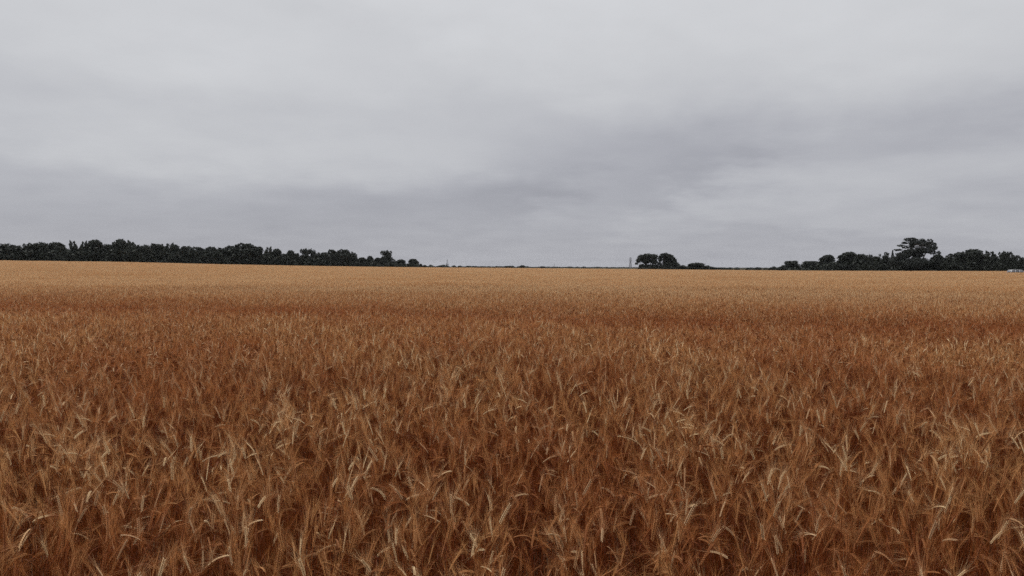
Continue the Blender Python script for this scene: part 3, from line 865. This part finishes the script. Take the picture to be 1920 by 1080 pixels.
def mast():
    D = 1150.0; m = D / F
    b = at(838.7, 502, D); gz = float(ground_z(b.x, b.y))
    e = bpy.data.objects.new('steel_mast', None); sc.collection.objects.link(e); e.location = (b.x, b.y, gz)
    tag(e, 'small dark two-legged mast on the skyline right of the left wood', 'mast')
    z0 = at(838.7, 496.8, D).z - gz; z1 = at(838.7, 492.8, D).z - gz; z2 = at(838.7, 486.6, D).z - gz
    for s in (-1, 1):
        bars('leg', [(Vector((s * 1.3 * m, 0, 0)), Vector((s * 1.2 * m, 0, z0)), 0.25)], M_DARKSTEEL, e)
        V, T = [], []
        limb(V, T, [(s * 1.25 * m, 0, z0), (s * 1.1 * m, 0, (z0 + z1) / 2), (s * 0.9 * m, 0, z1)], [0.62, 0.55, 0.25], 8)
        obj('column', mesh_np('column', V, T, [M_DARKSTEEL]), e)
        bars('rod', [(Vector((s * 0.85 * m, 0, z1 - 0.3)), Vector((s * 0.75 * m, 0, z2)), 0.13)], M_STEEL, e)
    bars('platform', [(Vector((-2.8 * m, 0, z0)), Vector((2.8 * m, 0, z0)), 0.3)], M_DARKSTEEL, e)
    zz = [z1 + (z2 - z1) * k / 4 for k in range(5)]
    bars('bracing', [(Vector((-0.8 * m, 0, zz[i])), Vector((0.8 * m, 0, zz[i + 1])), 0.09) for i in range(4)] + [(Vector((0.8 * m, 0, zz[i])), Vector((-0.8 * m, 0, zz[i + 1])), 0.09) for i in range(4)], M_STEEL, e)
mast()

def pole():
    D = 1000.0
    b = at(1039, 503, D); gz = float(ground_z(b.x, b.y)); z = at(1039, 494.5, D).z - gz
    e = bpy.data.objects.new('utility_pole', None); sc.collection.objects.link(e); e.location = (b.x, b.y, gz)
    tag(e, 'thin lone pole on the skyline at the middle of the photo', 'pole')
    V, T = [], []; limb(V, T, [(0, 0, -0.1), (0, 0, z * 0.5), (0, 0, z)], [0.24, 0.2, 0.16], 8)
    obj('shaft', mesh_np('shaft', V, T, [M_WOODPOLE]), e)
    bars('crossarm', [(Vector((-0.6, 0, z - 0.4)), Vector((0.6, 0, z - 0.4)), 0.09)], M_WOODPOLE, e)
pole()

# ------------------------------------------------------------------ the white vehicle on its track at the right edge
def ground_strip():
    V, T = [], []; xs = np.arange(CAR_P.x - 3.8, CAR_P.x + 70, 3.0)
    for xx in xs:
        for yy in (-2.3, 0, 2.3):
            V.append((xx, CAR_P.y + yy, float(ground_z(xx, CAR_P.y + yy)) + 0.015))
    for i in range(len(xs) - 1):
        for j in range(2):
            a = i * 3 + j; T += [(a, a + 3, a + 4), (a, a + 4, a + 1)]
    o = obj('farm_track', mesh_np('farm_track', V, T, [mat_simple('dirt', (0.30, 0.22, 0.15), 0.95, 0.25, 0.6, 0.1)]))
    tag(o, 'bare dirt track under the white vehicle at the field side', 'track', kind='structure')
ground_strip()

def vehicle():
    M_PAINT = mat_simple('white_paint', (0.74, 0.75, 0.76), 0.3, 0.03, 1.0, 0.5)
    M_GLASS = mat_simple('tinted_glass', (0.10, 0.10, 0.115), 0.08, 0.1, 1.0, 0.9)
    M_TYRE = mat_simple('tyre_rubber', (0.03, 0.03, 0.03), 0.85, 0.1, 5.0)
    M_RIM = mat_simple('alloy_rim', (0.45, 0.45, 0.46), 0.35, 0.1, 5.0, 0.5, 0.7)
    M_TRIM = mat_simple('dark_trim', (0.03, 0.03, 0.03), 0.6, 0.1, 5.0)
    M_RED = mat_simple('red_lens', (0.35, 0.02, 0.02), 0.25, 0.1, 5.0, 0.6)
    M_LAMP = mat_simple('lamp_lens', (0.7, 0.7, 0.68), 0.1, 0.05, 5.0, 0.8)
    e = bpy.data.objects.new('parked_car', None); sc.collection.objects.link(e)
    e.location = (CAR_P.x, CAR_P.y, float(ground_z(CAR_P.x, CAR_P.y)) + 0.02); e.rotation_euler = (0, 0, math.radians(-8))
    tag(e, 'white high-roofed car half hidden by the wheat at the right edge', 'car')
    # body sections along x (rear at -x): x, half width low, half width top, z low, z top
    def loft(name, secs, mat, parent=e):
        V, T = [], []; k = 8
        for x_, wl, wt, zl, zt in secs:
            zm = zl + (zt - zl) * 0.45
            ring = [(-wl * 0.92, zl), (-wl, zl + 0.12), (-wl, zm), (-wt, zt - 0.07), (-wt * 0.86, zt), (wt * 0.86, zt), (wt, zt - 0.07), (wl, zm), (wl, zl + 0.12), (wl * 0.92, zl)]
            k = len(ring); V += [(x_, a, b_) for a, b_ in ring]
        T = [(a, c_, b_) for a, b_, c_ in tube_tris(0, len(secs), k)]
        for s0 in (0, (len(secs) - 1) * k):
            T += [(s0, s0 + j, s0 + j + 1) if s0 else (s0, s0 + j + 1, s0 + j) for j in range(1, k - 1)]
        return obj(name, mesh_np(name, V, T, [mat]), parent)
    loft('body', [(-2.33, 0.78, 0.72, 0.45, 0.95), (-2.25, 0.88, 0.84, 0.30, 1.05), (-1.2, 0.91, 0.88, 0.26, 1.08), (0.6, 0.91, 0.88, 0.26, 1.07), (1.05, 0.91, 0.86, 0.26, 1.06),
                  (1.9, 0.88, 0.80, 0.28, 0.96), (2.25, 0.80, 0.70, 0.34, 0.84), (2.36, 0.66, 0.58, 0.44, 0.72)], M_PAINT)
    loft('roof', [(-2.02, 0.70, 0.66, 1.62, 1.70), (-1.85, 0.72, 0.68, 1.62, 1.75), (-0.6, 0.73, 0.70, 1.64, 1.79), (0.15, 0.71, 0.67, 1.63, 1.76), (0.32, 0.69, 0.64, 1.61, 1.70)], M_PAINT)
    def quad(name, pts, mat, th=0.03, parent=e):
        a = [Vector(p) for p in pts]; nrm = (a[1] - a[0]).cross(a[2] - a[0]).normalized() * th
        V = [tuple(p) for p in a] + [tuple(p - nrm) for p in a]; n_ = len(a)
        T = [(0, j, j + 1) for j in range(1, n_ - 1)] + [(n_, n_ + j + 1, n_ + j) for j in range(1, n_ - 1)]
        for j in range(n_): T += [(j, n_ + j, (j + 1) % n_), ((j + 1) % n_, n_ + j, n_ + (j + 1) % n_)]
        return obj(name, mesh_np(name, V, T, [mat]), parent)
    for s in (-1, 1):
        yb, yt = s * 0.86, s * 0.705
        for nm, x0, x1, t0, t1 in (('rear_quarter_window', -2.02, -1.18, -1.80, -1.16), ('rear_door_window', -1.06, -0.22, -1.05, -0.22), ('front_door_window', -0.12, 0.98, -0.12, 0.28)):
            quad(nm, [(x0, yb, 1.06), (x1, yb, 1.06), (t1, yt, 1.635), (t0, yt, 1.635)][::s], M_GLASS)
        for nm, x0, x1, t0, t1 in (('rear_pillar', -2.24, -2.03, -2.02, -1.81), ('door_pillar', -1.17, -1.07, -1.15, -1.06), ('door_pillar', -0.21, -0.13, -0.21, -0.13), ('windscreen_pillar', 0.99, 1.12, 0.29, 0.36)):
            quad(nm, [(x0, yb, 1.05), (x1, yb, 1.05), (t1, yt, 1.65), (t0, yt, 1.65)][::s], M_PAINT, 0.05)
        d1 = quad('door', [(-0.12, s * 0.918, 0.42), (0.98, s * 0.918, 0.42), (0.98, s * 0.9, 1.02), (-0.12, s * 0.9, 1.02)][::s], M_PAINT, 0.02)
        d2 = quad('door', [(-1.10, s * 0.918, 0.42), (-0.2, s * 0.918, 0.42), (-0.2, s * 0.9, 1.02), (-1.10, s * 0.9, 1.02)][::s], M_PAINT, 0.02)
        for d_, xx in ((d1, 0.05), (d2, -0.95)):
            quad('handle', [(xx, s * 0.935, 0.90), (xx + 0.18, s * 0.935, 0.90), (xx + 0.18, s * 0.935, 0.94), (xx, s * 0.935, 0.94)][::s], M_TRIM, 0.02, d_)
        quad('wing_mirror', [(0.80, s * 1.04, 1.05), (0.98, s * 1.02, 1.05), (0.98, s * 1.0, 1.20), (0.80, s * 1.02, 1.20)][::s], M_PAINT, 0.14)
        quad('tail_lamp', [(-2.34, s * 0.60, 0.85), (-2.34, s * 0.80, 0.85), (-2.30, s * 0.80, 1.03), (-2.30, s * 0.60, 1.03)][::-s], M_RED, 0.05)
        quad('headlight', [(2.34, s * 0.42, 0.66), (2.22, s * 0.74, 0.66), (2.18, s * 0.72, 0.80), (2.30, s * 0.44, 0.78)][::s], M_LAMP, 0.04)
        for xx in (-1.42, 1.42):
            V, T = [], []; limb(V, T, [(xx, s * 0.70, 0.33), (xx, s * 0.72, 0.33), (xx, s * 0.90, 0.33), (xx, s * 0.925, 0.33)], [0.26, 0.33, 0.33, 0.27], 20)
            wv = obj('wheel', mesh_np('tyre', V, T, [M_TYRE]), e)
            V, T = [], []; limb(V, T, [(xx, s * 0.90, 0.33), (xx, s * 0.93, 0.33), (xx, s * 0.935, 0.33)], [0.22, 0.20, 0.01], 16)
            obj('rim', mesh_np('rim', V, T, [M_RIM]), wv)
    quad('windscreen', [(1.14, -0.80, 1.06), (1.14, 0.80, 1.06), (0.36, 0.66, 1.64), (0.36, -0.66, 1.64)], M_GLASS)
    quad('rear_window', [(-2.26, 0.78, 1.06), (-2.26, -0.78, 1.06), (-2.06, -0.66, 1.63), (-2.06, 0.66, 1.63)], M_GLASS)
    for s in (-1, 1): bars('roof_rail', [(Vector((-1.8, s * 0.60, 1.80)), Vector((0.1, s * 0.60, 1.80)), 0.025)], M_TRIM, e)
vehicle()

# ------------------------------------------------------------------ a trace of haze in the air
def haze():
    m, q, out = ntree('haze_air')
    pv = q.n('ShaderNodeVolumePrincipled')
    pv.inputs['Color'].default_value = (0.94, 0.96, 1.0, 1); pv.inputs['Density'].default_value = 0.000035; pv.inputs['Anisotropy'].default_value = 0.0
    q.t.links.new(pv.outputs[0], out.inputs['Volume'])
    R_, z0, z1 = 6700.0, -4.0, 32.0
    V = [(x_, y_, z_) for z_ in (z0, z1) for x_, y_ in ((-R_, -R_), (R_, -R_), (R_, R_), (-R_, R_))]
    T = [(0, 3, 2, 1), (4, 5, 6, 7), (0, 1, 5, 4), (1, 2, 6, 5), (2, 3, 7, 6), (3, 0, 4, 7)]
    tag(obj('haze', mesh_np('haze', V, T, [m])), 'faint grey haze in the air over the field', 'haze', kind='stuff')
haze()
